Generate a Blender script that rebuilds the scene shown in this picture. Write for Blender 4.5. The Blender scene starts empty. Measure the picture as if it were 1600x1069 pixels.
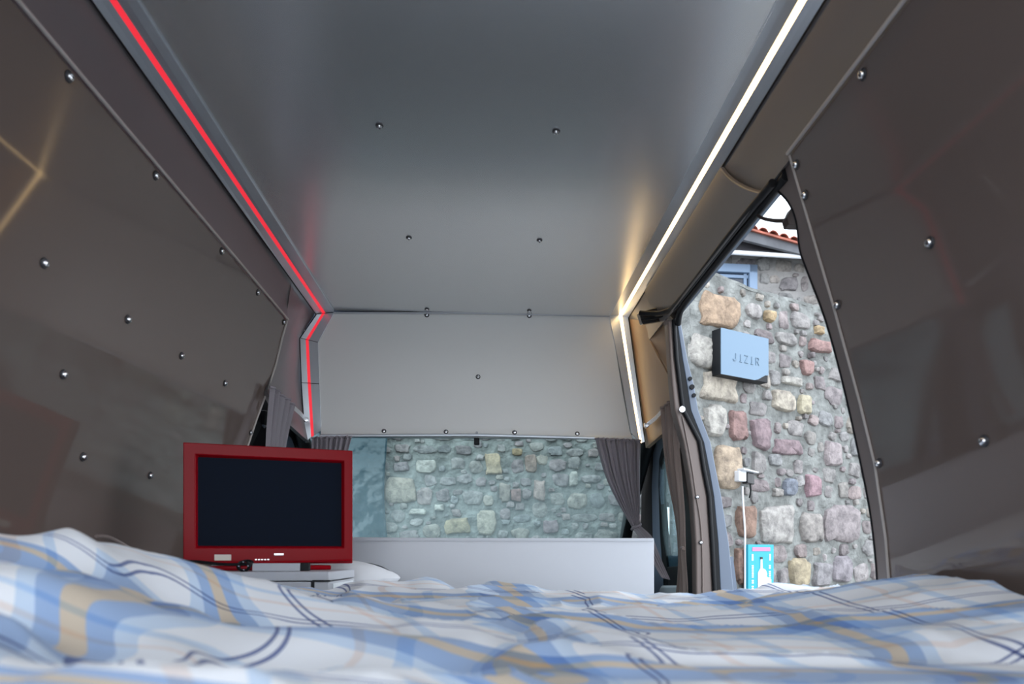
import bpy, bmesh, math, random
import numpy as np
from mathutils import Vector, Matrix, noise

# ------------------------------------------------------------------ camera, sky, exposure
SC = bpy.context.scene
COL = SC.collection
F, PX0, PY0 = 1100.0, 800.0, 862.0          # focal length and principal point in pixels of a 1600x1069 frame
YAW = math.radians(2.24)
BASE = 1.35                                 # eye height above the street; everything is laid out relative to the eye

cam_d = bpy.data.cameras.new('camera')
cam = bpy.data.objects.new('camera', cam_d); COL.objects.link(cam)
cam_d.sensor_width = 36.0; cam_d.lens = 36.0 * F / 1600.0
cam_d.shift_y = (PY0 - 534.5) / 1600.0
cam_d.clip_start = 0.02
cam.rotation_euler = (math.radians(90), 0, -YAW)
cam_d.dof.use_dof = True; cam_d.dof.focus_distance = 3.2; cam_d.dof.aperture_fstop = 4.0
SC.camera = cam

SC.view_settings.view_transform = 'Standard'
SC.view_settings.look = 'None'
SC.view_settings.gamma = 1.0
SC.view_settings.use_curve_mapping = False
SC.view_settings.exposure = 0.04

world = bpy.data.worlds.new('overcast_sky'); SC.world = world; world.use_nodes = True
wn = world.node_tree.nodes; wl = world.node_tree.links
bg = wn['Background']
tc = wn.new('ShaderNodeTexCoord'); sx = wn.new('ShaderNodeSeparateXYZ'); rp = wn.new('ShaderNodeValToRGB')
wl.new(tc.outputs['Generated'], sx.inputs[0]); wl.new(sx.outputs['Z'], rp.inputs[0]); wl.new(rp.outputs[0], bg.inputs[0])
rp.color_ramp.elements[0].position = 0.0; rp.color_ramp.elements[0].color = (0.88, 0.93, 1.0, 1)
rp.color_ramp.elements[1].position = 0.6; rp.color_ramp.elements[1].color = (0.82, 0.90, 1.0, 1)
bg.inputs[1].default_value = 3.8

# ------------------------------------------------------------------ projection helpers
CY, SY = math.cos(YAW), math.sin(YAW)
def ray(px, py):
    u = (px - PX0) / F; v = (PY0 - py) / F
    return Vector((u * CY + SY, CY - u * SY, v))
def at(px, py, Y):
    d = ray(px, py); return d * (Y / d.y)
def atx(px, py, X):
    d = ray(px, py); return d * (X / d.x)
def atz(px, py, Z):
    d = ray(px, py); return d * (Z / d.z)
def hit(px, py, p, n):
    d = ray(px, py); return d * (p.dot(n) / d.dot(n))

_zx = np.array([(-.8, .955), (-.5, .953), (-.08, .937), (.25, .885), (.55, .812), (.72, .768), (.895, .738), (.94, .73)])
_pc = np.polyfit(_zx[:, 0], _zx[:, 1], 3)
def XR(z): return float(np.polyval(_pc, max(-.8, min(1.15, z))))
def XS(z, s): return XR(z) if s > 0 else -(XR(z) + .08)
def hits(px, py, s, off=0.0):               # a pixel's point on the curved side of the van body
    d = ray(px, py); x = XS(.4, s)
    for _ in range(30):
        t = x / d.x; z = d.z * t; x = XS(z, s) + off * s
    return d * (x / d.x)
def lerp_pts(pts, z):                       # pts sorted by z: list of (y, z)
    p = sorted(pts, key=lambda q: q[1])
    return float(np.interp(z, [q[1] for q in p], [q[0] for q in p]))

# ------------------------------------------------------------------ materials
def mat(name, col, rough=.5, metal=0., spec=.5, emit=None, bump=0., bscale=20., coat=0., var=0., vscale=6., sheen=0., bdetail=3., bstretch=None, col2=None):
    m = bpy.data.materials.new(name); m.use_nodes = True
    nt = m.node_tree; b = nt.nodes['Principled BSDF']
    b.inputs['Base Color'].default_value = (*col, 1); b.inputs['Roughness'].default_value = rough
    b.inputs['Metallic'].default_value = metal; b.inputs['Specular IOR Level'].default_value = spec
    if coat: b.inputs['Coat Weight'].default_value = coat; b.inputs['Coat Roughness'].default_value = .05
    if sheen: b.inputs['Sheen Weight'].default_value = sheen
    if emit:
        b.inputs['Emission Color'].default_value = (*emit[0], 1); b.inputs['Emission Strength'].default_value = emit[1]
    t = None
    if bump or var:
        t = nt.nodes.new('ShaderNodeTexCoord')
        mp = nt.nodes.new('ShaderNodeMapping'); nt.links.new(t.outputs['Object'], mp.inputs[0])
        if bstretch: mp.inputs['Scale'].default_value = bstretch
    if bump:
        n = nt.nodes.new('ShaderNodeTexNoise'); n.inputs['Scale'].default_value = bscale; n.inputs['Detail'].default_value = bdetail
        nt.links.new(mp.outputs[0], n.inputs['Vector'])
        bp = nt.nodes.new('ShaderNodeBump'); bp.inputs['Strength'].default_value = 1.0; bp.inputs['Distance'].default_value = bump
        nt.links.new(n.outputs[0], bp.inputs['Height']); nt.links.new(bp.outputs[0], b.inputs['Normal'])
    if var:
        n2 = nt.nodes.new('ShaderNodeTexNoise'); n2.inputs['Scale'].default_value = vscale; n2.inputs['Detail'].default_value = 4
        nt.links.new(mp.outputs[0], n2.inputs['Vector'])
        r = nt.nodes.new('ShaderNodeValToRGB')
        c2 = col2 if col2 else tuple(c * (1 - var) for c in col)
        r.color_ramp.elements[0].position = .35; r.color_ramp.elements[0].color = (*c2, 1)
        r.color_ramp.elements[1].position = .65; r.color_ramp.elements[1].color = (*col, 1)
        nt.links.new(n2.outputs[0], r.inputs[0]); nt.links.new(r.outputs[0], b.inputs['Base Color'])
    return m

M = {}
M['wall_lam'] = mat('taupe_gloss_laminate', (.15, .115, .10), .05, 0, .5, bump=.0012, bscale=1.6, bdetail=0)
M['cove'] = mat('satin_taupe_laminate', (.14, .13, .13), .32, bump=.0006, bscale=3)
M['cove_r'] = M['cove']
M['ceil'] = mat('satin_silver_laminate', (.78, .79, .79), .24, .74, .6, bump=.0005, bscale=2.0, bdetail=1)
M['front'] = mat('pale_grey_laminate', (.80, .80, .775), .3, 0.0, .5, bump=.0005, bscale=3)
M['alu'] = mat('brushed_aluminium', (.74, .79, .84), .33, .65, var=.12, vscale=3)
M['edge'] = mat('pale_panel_edge', (.45, .41, .38), .35)
M['chrome'] = mat('polished_steel', (.72, .73, .75), .18, 1.0)
M['dkwasher'] = mat('dark_rubber_washer', (.03, .03, .035), .5)
M['led_red'] = mat('red_light_strip', (.8, .05, .06), .4, emit=((1., .03, .055), .72))
M['led_white'] = mat('warm_white_light_strip', (.9, .85, .75), .4, emit=((1., .66, .29), 6.0))
M['black'] = mat('black_rubber', (.007, .008, .010), .5, 0, .25)
M['blackgl'] = mat('black_gloss_trim', (.02, .02, .022), .18, bump=.002, bscale=14)
M['jamb'] = mat('grey_blue_body_paint', (.13, .165, .225), .3, 0, .5)
M['brown'] = mat('brown_leatherette', (.19, .15, .135), .42, bump=.002, bscale=9)
M['warmpanel'] = mat('brown_vinyl_strip_glow', (.40, .26, .16), .38, bump=.001, bscale=6)  # brown vinyl, colour lightened and warmed to carry the light strip's glow
M['red'] = mat('glossy_red_plastic', (.25, .001, .006), .3, 0, .12)
M['screen'] = mat('dark_display_glass', (.004, .008, .018), .14, 0, .015)
M['white'] = mat('white_plastic', (.52, .54, .58), .35)
M['whitelam'] = mat('white_laminate', (.56, .58, .62), .3)
M['cream_label'] = mat('cream_paper_label', (.7, .66, .58), .6)
M['sheet'] = mat('white_cotton_sheet', (.78, .80, .83), .85, bump=.003, bscale=12)
M['curtain'] = mat('grey_mauve_curtain_cloth', (.26, .235, .26), .8, bump=.0008, bscale=160, sheen=.2)
M['curtain_br'] = mat('brown_grey_curtain_cloth', (.25, .19, .165), .8, bump=.0008, bscale=160, sheen=.2)
M['floor'] = mat('grey_vinyl_floor', (.12, .12, .12), .5)
M['grey_pl'] = mat('light_grey_plastic', (.42, .44, .47), .45)
M['asphalt'] = mat('pale_stone_paving', (.38, .38, .37), .85, bump=.01, bscale=30, var=.3, vscale=2)
M['mortar'] = mat('grey_green_lime_mortar', (.27, .28, .265), .95, bump=.045, bscale=12, bdetail=8, var=.45, vscale=12)
M['plaster'] = mat('pale_rough_mortar', (.33, .32, .31), .95, bump=.02, bscale=9, bdetail=8, var=.3, vscale=3)
M['blueframe'] = mat('blue_painted_wood', (.19, .27, .39), .5)
M['glassdark'] = mat('dark_window_glass', (.02, .03, .05), .08)
M['fascia'] = mat('weathered_grey_board', (.14, .145, .16), .7, var=.4, vscale=4)
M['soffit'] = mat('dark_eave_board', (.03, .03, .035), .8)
M['gutter'] = mat('white_metal_gutter', (.8, .82, .85), .35)
M['tile'] = mat('terracotta_roof_tile', (.42, .13, .085), .8, var=.4, vscale=8)
M['darkwood'] = mat('dark_brown_timber', (.05, .035, .03), .7)
M['signface'] = mat('sky_blue_gloss_panel', (.155, .235, .32), .18, 0, .3)
M['signink'] = mat('faded_grey_lettering', (.14, .21, .28), .5)
M['cyan'] = mat('cyan_printed_card', (.02, .36, .48), .5)
M['pink'] = mat('pink_print', (.62, .22, .36), .6)
M['whiteprint'] = mat('white_print', (.8, .85, .88), .6)
M['tarp'] = mat('teal_blue_plastic_sheet', (.008, .036, .05), .24, 0, .6, bump=.07, bscale=3.5, bdetail=3.5)
M['mirror'] = mat('mirror_glass', (.75, .8, .82), .04, 1.0)

def glass_mat(name, tint, haze):
    m = bpy.data.materials.new(name); m.use_nodes = True
    nt = m.node_tree; nt.nodes.remove(nt.nodes['Principled BSDF'])
    out = nt.nodes['Material Output']
    tr = nt.nodes.new('ShaderNodeBsdfTransparent'); tr.inputs[0].default_value = (*tint, 1)
    gl = nt.nodes.new('ShaderNodeBsdfGlossy'); gl.inputs['Roughness'].default_value = .02; gl.inputs[0].default_value = (.9, .95, 1, 1)
    df = nt.nodes.new('ShaderNodeBsdfTranslucent'); df.inputs[0].default_value = (.55, .72, .74, 1)
    mx = nt.nodes.new('ShaderNodeMixShader'); mx.inputs[0].default_value = haze
    nt.links.new(tr.outputs[0], mx.inputs[1]); nt.links.new(df.outputs[0], mx.inputs[2])
    lw_ = nt.nodes.new('ShaderNodeLayerWeight'); lw_.inputs[0].default_value = .5
    pw_ = nt.nodes.new('ShaderNodeMath'); pw_.operation = 'POWER'; pw_.inputs[1].default_value = 5; nt.links.new(lw_.outputs['Facing'], pw_.inputs[0])
    fr = nt.nodes.new('ShaderNodeMath'); fr.operation = 'MULTIPLY_ADD'; fr.inputs[1].default_value = .9; fr.inputs[2].default_value = .05; nt.links.new(pw_.outputs[0], fr.inputs[0])
    m2 = nt.nodes.new('ShaderNodeMixShader')
    nt.links.new(fr.outputs[0], m2.inputs[0]); nt.links.new(mx.outputs[0], m2.inputs[1]); nt.links.new(gl.outputs[0], m2.inputs[2])
    nt.links.new(m2.outputs[0], out.inputs[0])
    return m
M['windshield'] = glass_mat('dusty_green_windscreen_glass', (.80, .97, .96), .12)
M['cabglass'] = glass_mat('side_window_glass', (.82, .92, .93), .04)

def stone_mat(name):
    m = bpy.data.materials.new(name); m.use_nodes = True
    nt = m.node_tree; b = nt.nodes['Principled BSDF']; L = nt.links
    at_ = nt.nodes.new('ShaderNodeAttribute'); at_.attribute_name = 'stone_colour'
    t = nt.nodes.new('ShaderNodeTexCoord')
    n = nt.nodes.new('ShaderNodeTexNoise'); n.inputs['Scale'].default_value = 16; n.inputs['Detail'].default_value = 8; n.inputs['Roughness'].default_value = .65
    L.new(t.outputs['Object'], n.inputs['Vector'])
    r = nt.nodes.new('ShaderNodeValToRGB')
    r.color_ramp.elements[0].position = .32; r.color_ramp.elements[0].color = (.42, .41, .42, 1)
    r.color_ramp.elements[1].position = .62; r.color_ramp.elements[1].color = (1.35, 1.33, 1.30, 1)
    L.new(n.outputs[0], r.inputs[0])
    mx = nt.nodes.new('ShaderNodeMix'); mx.data_type = 'RGBA'; mx.blend_type = 'MULTIPLY'; mx.inputs['Factor'].default_value = .85
    L.new(at_.outputs['Color'], mx.inputs['A']); L.new(r.outputs[0], mx.inputs['B'])
    L.new(mx.outputs['Result'], b.inputs['Base Color']); b.inputs['Roughness'].default_value = .9
    bp = nt.nodes.new('ShaderNodeBump'); bp.inputs['Strength'].default_value = 1; bp.inputs['Distance'].default_value = .02
    L.new(n.outputs[0], bp.inputs['Height']); L.new(bp.outputs[0], b.inputs['Normal'])
    return m
M['stone'] = stone_mat('rubble_stone')

# ------------------------------------------------------------------ object helpers
def link(o, parent=None):
    COL.objects.link(o)
    if parent is not None: o.parent = parent
    return o
def wloc(o):
    v = Vector((0, 0, 0))
    while o is not None: v += o.location; o = o.parent
    return v
def tag(o, label=None, cat=None, group=None, kind=None):
    if label: o['label'] = label
    if cat: o['category'] = cat
    if group: o['group'] = group
    if kind: o['kind'] = kind
    return o
def thing(name, label, cat, loc, group=None):
    o = bpy.data.objects.new(name, None); o.empty_display_size = .05; COL.objects.link(o); o.location = loc
    return tag(o, label, cat, group)

class MB:
    def __init__(s, tf=None): s.v = []; s.f = []; s.mi = []; s.tf = tf
    def add(s, vs, fs, mi=0):
        b = len(s.v)
        for p in vs:
            p = Vector(p); s.v.append(s.tf @ p if s.tf is not None else p)
        for f in fs: s.f.append([b + i for i in f]); s.mi.append(mi)
        return s
    def box(s, c, d, mi=0, rz=0.0):
        cx, cy, cz = c; a, b, h = d[0] / 2, d[1] / 2, d[2] / 2
        co, si = math.cos(rz), math.sin(rz)
        vs = [(cx + x * a * co - y * b * si, cy + x * a * si + y * b * co, cz + z * h) for z in (-1, 1) for x, y in ((-1, -1), (1, -1), (1, 1), (-1, 1))]
        return s.add(vs, [(3, 2, 1, 0), (4, 5, 6, 7), (0, 1, 5, 4), (1, 2, 6, 5), (2, 3, 7, 6), (3, 0, 4, 7)], mi)
    def prism(s, poly, ext, mi=0):            # planar-ish polygon pushed along a vector
        n = len(poly); ext = Vector(ext)
        vs = [Vector(p) for p in poly] + [Vector(p) + ext for p in poly]
        fs = [list(range(n))[::-1], [n + i for i in range(n)]] + [(i, (i + 1) % n, n + (i + 1) % n, n + i) for i in range(n)]
        return s.add(vs, fs, mi)
    def ribbon(s, A, B, ext, mi=0, nu=1):     # ruled band between two polylines with thickness
        n = len(A); ext = Vector(ext); rows = []
        for k in range(nu + 1):
            t = k / nu; rows.append([Vector(a).lerp(Vector(b), t) for a, b in zip(A, B)])
        vs = [p for r in rows for p in r]; m = len(vs)
        vs = vs + [p + ext for p in vs]; fs = []
        I = lambda k, i: k * n + i
        for k in range(nu):
            for i in range(n - 1):
                fs.append((I(k, i), I(k + 1, i), I(k + 1, i + 1), I(k, i + 1)))
                fs.append((m + I(k, i), m + I(k, i + 1), m + I(k + 1, i + 1), m + I(k + 1, i)))
        for i in range(n - 1):
            fs.append((I(0, i), I(0, i + 1), m + I(0, i + 1), m + I(0, i)))
            fs.append((I(nu, i + 1), I(nu, i), m + I(nu, i), m + I(nu, i + 1)))
        for k in range(nu):
            fs.append((I(k + 1, 0), I(k, 0), m + I(k, 0), m + I(k + 1, 0)))
            fs.append((I(k, n - 1), I(k + 1, n - 1), m + I(k + 1, n - 1), m + I(k, n - 1)))
        return s.add(vs, fs, mi)
    def tube(s, pts, r, n=10, mi=0, sub=0, flat=None):
        P = [Vector(p) for p in pts]
        if sub:                                # Catmull-Rom smoothing
            Q = []
            for i in range(len(P) - 1):
                p0 = P[max(i - 1, 0)]; p1 = P[i]; p2 = P[i + 1]; p3 = P[min(i + 2, len(P) - 1)]
                for k in range(sub):
                    t = k / sub
                    Q.append(.5 * ((2 * p1) + (p2 - p0) * t + (2 * p0 - 5 * p1 + 4 * p2 - p3) * t * t + (3 * p1 - p0 - 3 * p2 + p3) * t ** 3))
            Q.append(P[-1]); P = Q
        vs = []; up = Vector((0.13, .21, 1)).normalized(); 
        for i, p in enumerate(P):
            d = (P[min(i + 1, len(P) - 1)] - P[max(i - 1, 0)])
            if d.length < 1e-9: d = Vector((0, 1, 0))
            d.normalize()
            a = up - d * up.dot(d)
            if a.length < .05: a = d.orthogonal()
            a.normalize(); b = d.cross(a); up = a
            rr = float(np.interp(i / (len(P) - 1), np.linspace(0, 1, len(r)), r)) if isinstance(r, (list, tuple)) else r
            for k in range(n):
                w = 2 * math.pi * k / n; vs.append(p + (a * math.cos(w) + b * math.sin(w)) * rr)
        m = len(P); fs = [(i * n + k, i * n + (k + 1) % n, (i + 1) * n + (k + 1) % n, (i + 1) * n + k) for i in range(m - 1) for k in range(n)]
        fs += [list(range(n))[::-1], [(m - 1) * n + k for k in range(n)]]
        return s.add(vs, fs, mi)
    def grid(s, fn, nu, nv, mi=0):
        vs = [fn(i / nu, j / nv) for j in range(nv + 1) for i in range(nu + 1)]
        fs = [(j * (nu + 1) + i, j * (nu + 1) + i + 1, (j + 1) * (nu + 1) + i + 1, (j + 1) * (nu + 1) + i) for j in range(nv) for i in range(nu)]
        return s.add(vs, fs, mi)
    def lathe(s, prof, c, n=20, mi=0):         # profile (r, z) about the vertical through c
        vs = [(c[0] + r * math.cos(2 * math.pi * k / n), c[1] + r * math.sin(2 * math.pi * k / n), c[2] + z) for r, z in prof for k in range(n)]
        m = len(prof); fs = [(i * n + k, i * n + (k + 1) % n, (i + 1) * n + (k + 1) % n, (i + 1) * n + k) for i in range(m - 1) for k in range(n)]
        fs += [list(range(n))[::-1], [(m - 1) * n + k for k in range(n)]]
        return s.add(vs, fs, mi)
    def build(s, name, mats, parent=None, smooth=False, bevel=0., seg=2, solid=0., subsurf=0, cols=None, uvs=None, autos=None):
        me = bpy.data.meshes.new(name)
        off = wloc(parent) if parent is not None else Vector((0, 0, 0))
        if s.tf is None or True:
            me.from_pydata([tuple(v - off) for v in s.v], [], s.f)
        if not isinstance(mats, (list, tuple)): mats = [mats]
        for m in mats: me.materials.append(m)
        for p, i in zip(me.polygons, s.mi): p.material_index = i; p.use_smooth = smooth
        if cols is not None:
            a = me.color_attributes.new('stone_colour', 'FLOAT_COLOR', 'POINT')
            a.data.foreach_set('color', np.array(cols, dtype=np.float32).ravel())
        if uvs is not None:
            ul = me.uv_layers.new(name='UVMap')
            for lp in me.loops: ul.data[lp.index].uv = uvs[lp.vertex_index]
        bm = bmesh.new(); bm.from_mesh(me); bmesh.ops.recalc_face_normals(bm, faces=bm.faces); bm.to_mesh(me); bm.free()
        if smooth: me.set_sharp_from_angle(angle=math.radians(38))
        o = bpy.data.objects.new(name, me); link(o, parent)
        if bevel:
            b = o.modifiers.new('bevel', 'BEVEL'); b.width = bevel; b.segments = seg; b.limit_method = 'ANGLE'; b.angle_limit = math.radians(40)
            for p in me.polygons: p.use_smooth = True
            w = o.modifiers.new('wn', 'WEIGHTED_NORMAL'); w.keep_sharp = True
        if solid:
            q = o.modifiers.new('solid', 'SOLIDIFY'); q.thickness = solid; q.offset = 0
        if subsurf:
            q = o.modifiers.new('sub', 'SUBSURF'); q.levels = subsurf; q.render_levels = subsurf
        return o

# ------------------------------------------------------------------ panel screws
def screw_mesh():
    b = MB()
    b.lathe([(.0105, 0), (.0112, .0015), (.010, .0035), (.008, .004)], (0, 0, 0), 18, 1)
    b.lathe([(.0075, .003), (.0074, .0055), (.006, .008), (.003, .0092), (.0005, .0094)], (0, 0, 0), 16, 0)
    b.lathe([(.0022, .0090), (.0022, .0097)], (0, 0, 0), 6, 1)
    o = b.build('screw', [M['chrome'], M['dkwasher']], smooth=True); me = o.data
    bpy.data.objects.remove(o); return me
SCREW = screw_mesh()
def screw(parent, p, n, scale=1.0):
    o = bpy.data.objects.new('screw', SCREW); link(o, parent)
    o.location = Vector(p) - wloc(parent)
    o.rotation_euler = Vector(n).to_track_quat('Z', 'Y').to_euler(); o.scale = (scale,) * 3
    return o
def side_normal(z, s):
    dx = (XR(z + .02) - XR(z - .02)) / .04
    return Vector((-s, 0, s * s * dx)).normalized()

YB = -.35                                    # rear end of the van, doors open behind the camera
YF = 3.3                                     # bulkhead over the cab
ZCL, ZCR = 1.120, 1.108
# ------------------------------------------------------------------ van shell
def patch(ylo, yhi, z0, z1, s, off, thick, nz=40, ny=1):
    b = MB(); A = []; B = []
    for i in range(nz + 1):
        z = z0 + (z1 - z0) * i / nz; x = XS(z, s) + s * off
        A.append((x, ylo(z), z)); B.append((x, yhi(z), z))
    b.ribbon(A, B, (s * thick, 0, 0), nu=ny); return b
c_ = lambda y: (lambda z: y)

# ceiling
b = MB()
A = [(-.712, YB, ZCL), (-.712, YF, ZCL)]; B = [(.590, YB, ZCR), (.590, YF, ZCR)]
b.ribbon(A, B, (0, 0, .03), nu=1)
ceiling = tag(b.build('ceiling', M['ceil']), 'satin grey ceiling panel with dark screws', 'ceiling', kind='structure')
def ceilz(x): return ZCL + (ZCR - ZCL) * (x + .712) / 1.302
for px, py in ((593, 198), (869, 204), (639, 373), (843, 375), (667, 484), (827, 485)):
    p = atz(px, py, 1.112); screw(ceiling, (p.x, p.y, ceilz(p.x)), (0, 0, -1), .95)
# outer roof skin
b = MB(); b.box((-.04, (YB + 4.0) / 2, 1.19), (1.7, 4.0 - YB, .03))
tag(b.build('ceiling', M['jamb'], bevel=.01), 'outer roof skin of the van above the ceiling panel', 'roof', kind='structure')

# left wall laminate
lw_edge = [hits(*q, -1) for q in ((447, 505), (440, 528), (430, 570), (415, 615), (400, 655), (385, 700), (375, 740))]
lw = [(p.y, p.z) for p in lw_edge]; lw = [(2.90, .945)] + lw[1:] + [(2.62, -.1), (2.6, -.8)]
b = patch(c_(YB), lambda z: lerp_pts(lw, z), -.8, .94, -1, 0, .02, nz=60, ny=1)
wall_left = tag(b.build('wall_left', M['wall_lam'], smooth=True), 'glossy dark taupe wall panel on the left', 'wall', kind='structure')
for px, py in ((107, 119), (244, 268), (346, 391), (402, 457), (443, 502), (68, 411), (199, 499), (283, 556), (351, 599), (98, 585), (129, 714), (234, 743), (391, 676)):
    p = hits(px, py, -1)
    if py < 520 and px in (107, 244, 346, 402, 443): p.z = min(p.z, .925); p.x = XS(p.z, -1)
    screw(wall_left, p, side_normal(p.z, -1))
# bead along the top and front edge of the left panel
b = MB(); b.tube([(XS(.945, -1) + .006, YB, .945), (XS(.945, -1) + .006, 2.90, .945)], .0045, 8)
b.tube([Vector((XS(z, -1) + .003, y, z)) for y, z in lw[:8]], .004, 8)
b.build('edge_bead', M['edge'], wall_left, smooth=True)
# outer skin behind it
b = patch(c_(YB), c_(2.75), -.8, 1.16, -1, .07, .02, nz=40)
tag(b.build('wall_left', M['jamb'], smooth=True), 'outer body side behind the left panel', 'wall', kind='structure')

# covings above the walls
def cove(s, y0, y1, off=0.0, zt=1.11, xt=None, zb=.935):
    xo = (-.789 if s < 0 else .675) if xt is None else xt
    b = MB(); xb = XS(zb, s); A = []; B = []; n = 10
    for i in range(n + 1):
        t = i / n; x = xo + (xb - xo) * t + s * .010 * math.sin(math.pi * t); z = zt + (zb - zt) * t + .006 * math.sin(math.pi * t)
        A.append((x - s * off, y0, z - off)); B.append((x - s * off, y1, z - off))
    b.ribbon(A, B, (s * .02, 0, .012), nu=1); return b
tag(cove(-1, YB, 2.93).build('trim_1', M['cove'], smooth=True), 'long dark grey coving between the left wall and ceiling', 'trim', kind='structure')
t2 = tag(cove(1, YB, YF + .05).build('trim_2', M['cove_r'], smooth=True), 'long grey brown coving between the right wall and ceiling', 'trim', kind='structure')
# cover over the sliding door track, its rear edge cut on a slant
b = MB(); A = []; B = []; n = 10; xo = .680
for i in range(n + 1):
    t = i / n; z = 1.100 + (.925 - 1.100) * t; x = xo + (XR(.925) - .004 - xo) * t + .006 * math.sin(math.pi * t)
    A.append((x - .010, 1.98 - .20 * t ** 1.5, z - .006)); B.append((x - .010, 2.93 - .12 * t ** 2.5, z - .006))
b.ribbon(A, B, (.012, 0, .006), nu=1)
b.build('track_cover', M['cove'], t2, smooth=True, bevel=.003)

# right wall: laminate panel, door trim, opening
op_edge = [hits(*q, 1, .012) for q in ((1216, 296), (1232, 318), (1244, 345), (1250, 390), (1262, 425), (1290, 500), (1315, 590), (1340, 700), (1358, 790), (1366, 850), (1370, 915))]
op = [(p.y, p.z) for p in op_edge] + [(1.66, -.3), (1.66, -.8)]
pn_edge = [hits(*q, 1) for q in ((1240, 258), (1254, 310), (1304, 480), (1345, 630), (1368, 725), (1385, 840), (1391, 915))]
pn = [(p.y, p.z) for p in pn_edge]; pn = [(pn[0][0] + .005, .94)] + pn[1:] + [(pn[-1][0] - .01, -.3), (pn[-1][0] - .01, -.8)]
zt_op = op[0][1]
b = patch(c_(YB), lambda z: lerp_pts(pn, z), -.8, .94, 1, 0, .012, nz=60)
wall_right = tag(b.build('wall_right', M['wall_lam'], smooth=True), 'glossy dark brown wall panel on the right behind the door opening', 'wall', kind='structure')
for px, py in ((1349, 116), (1245, 257), (1254, 310), (1304, 480), (1368, 725), (1454, 379), (1539, 689)):
    p = hits(px, py, 1); p.z = min(p.z, .925); p.x = XS(p.z, 1)
    if (px, py) not in ((1349, 116), (1454, 379), (1539, 689)): p.y = lerp_pts(pn, p.z) - .016
    screw(wall_right, p, side_normal(p.z, 1))
b = MB(); b.tube([(XR(.945) - .006, YB, .945), (XR(.945) - .006, pn[0][0], .945)], .0045, 8)
b.tube([Vector((XR(z) - .002, y, z)) for y, z in pn[:8]], .003, 8)
b.build('edge_bead', M['edge'], wall_right, smooth=True)
zop = zt_op
def op_y(z): return lerp_pts(op, z)
b = patch(lambda z: lerp_pts(pn, z) - .03, op_y, -.8, .94, 1, .012, .03, nz=70)
b.build('door_surround', M['brown'], wall_right, smooth=True)
b = patch(c_(YB), lambda z: op_y(z) - .02, -.8, 1.16, 1, .07, .02, nz=40)
tag(b.build('wall_right', M['jamb'], smooth=True), 'outer body side behind the right panel', 'wall', kind='structure')

# right side above the door: header, rebate and black rubber seals
door1 = thing('door_1', 'open side door opening with black rubber seal', 'door', (.9, 2.2, -.8)); door1['kind'] = 'structure'
b = MB(); b.ribbon([(XR(.93) + .0, 1.70, .932), (XR(.93), 2.85, .932)], [(XR(.93) + .022, 1.70, .918), (XR(.93) + .022, 2.80, .918)], (0, 0, .03), nu=4)
b.build('door_rebate', M['blackgl'], door1)
b = MB(); b.ribbon([(XR(.93) + .022, YB, .918), (XR(.93) + .022, 2.85, .918)], [(XR(.93) + .022, YB, 1.19), (XR(.93) + .022, 2.85, 1.19)], (.012, 0, 0))
b.build('roof_rail', M['jamb'], door1)
def px_side(lst, off=0): return [hits(x, y, 1, off) for x, y in lst]
seal = px_side([(1372, 1000), (1371, 915), (1366, 850), (1358, 790), (1340, 700), (1315, 590), (1290, 500), (1262, 425), (1250, 390), (1244, 345), (1232, 316), (1215, 298)], .012)
b = MB(); b.tube(seal, .003, 8, sub=4); b.build('rear_seal', M['black'], door1, smooth=True)
top = [atx(x, y, .742) for x, y in ((1222, 290), (1195, 318), (1140, 385), (1085, 453))]
b = MB(); b.tube([(.740, 1.70, .922), (.744, 1.85, .926), (.744, 2.3, .926), (.744, 2.62, .920), (.752, 2.71, .885)], .012, 12, sub=5)
b.build('top_seal', M['black'], door1, smooth=True)
b = MB(); b.tube([(.722, 1.74, .925), (.722, 2.0, .931), (.722, 2.6, .931), (.705, 2.74, .94), (.672, 2.83, .965), (.640, 2.87, .98)], .011, 10, sub=5)
b.build('inner_seal', M['black'], door1, smooth=True)
b = MB(); b.prism([at(998, 488, 2.9), at(1062, 470, 2.78), at(1064, 486, 2.78), at(1050, 499, 2.8), at(1004, 507, 2.9)], (0, .05, .01))
b.build('front_rebate', M['blackgl'], door1, bevel=.006)
b = MB(); b.tube([at(1003, 499, 2.86), at(1030, 495, 2.80), at(1056, 484, 2.75)], .006, 8, sub=4); b.build('front_corner_seal', M['black'], door1, smooth=True)
# dark guide arm crossing the top corner of the opening, with its lead
b = MB(); b.tube([at(1176, 300, 1.93), at(1177, 322, 1.90), at(1186, 338, 1.88), at(1204, 344, 1.84), at(1225, 345, 1.80), at(1246, 342, 1.76)], [.003, .003, .004, .0052, .0058, .0055], 8, sub=5)
b.build('guide_arm', M['darkwood'], door1, smooth=True)
b = MB(); b.prism([at(1229, 340, 1.755), at(1237, 324, 1.755), at(1256, 316, 1.755), at(1262, 352, 1.755), at(1232, 351, 1.755)], (0, .03, 0)); b.build('arm_block', M['darkwood'], door1, bevel=.002)

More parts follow.
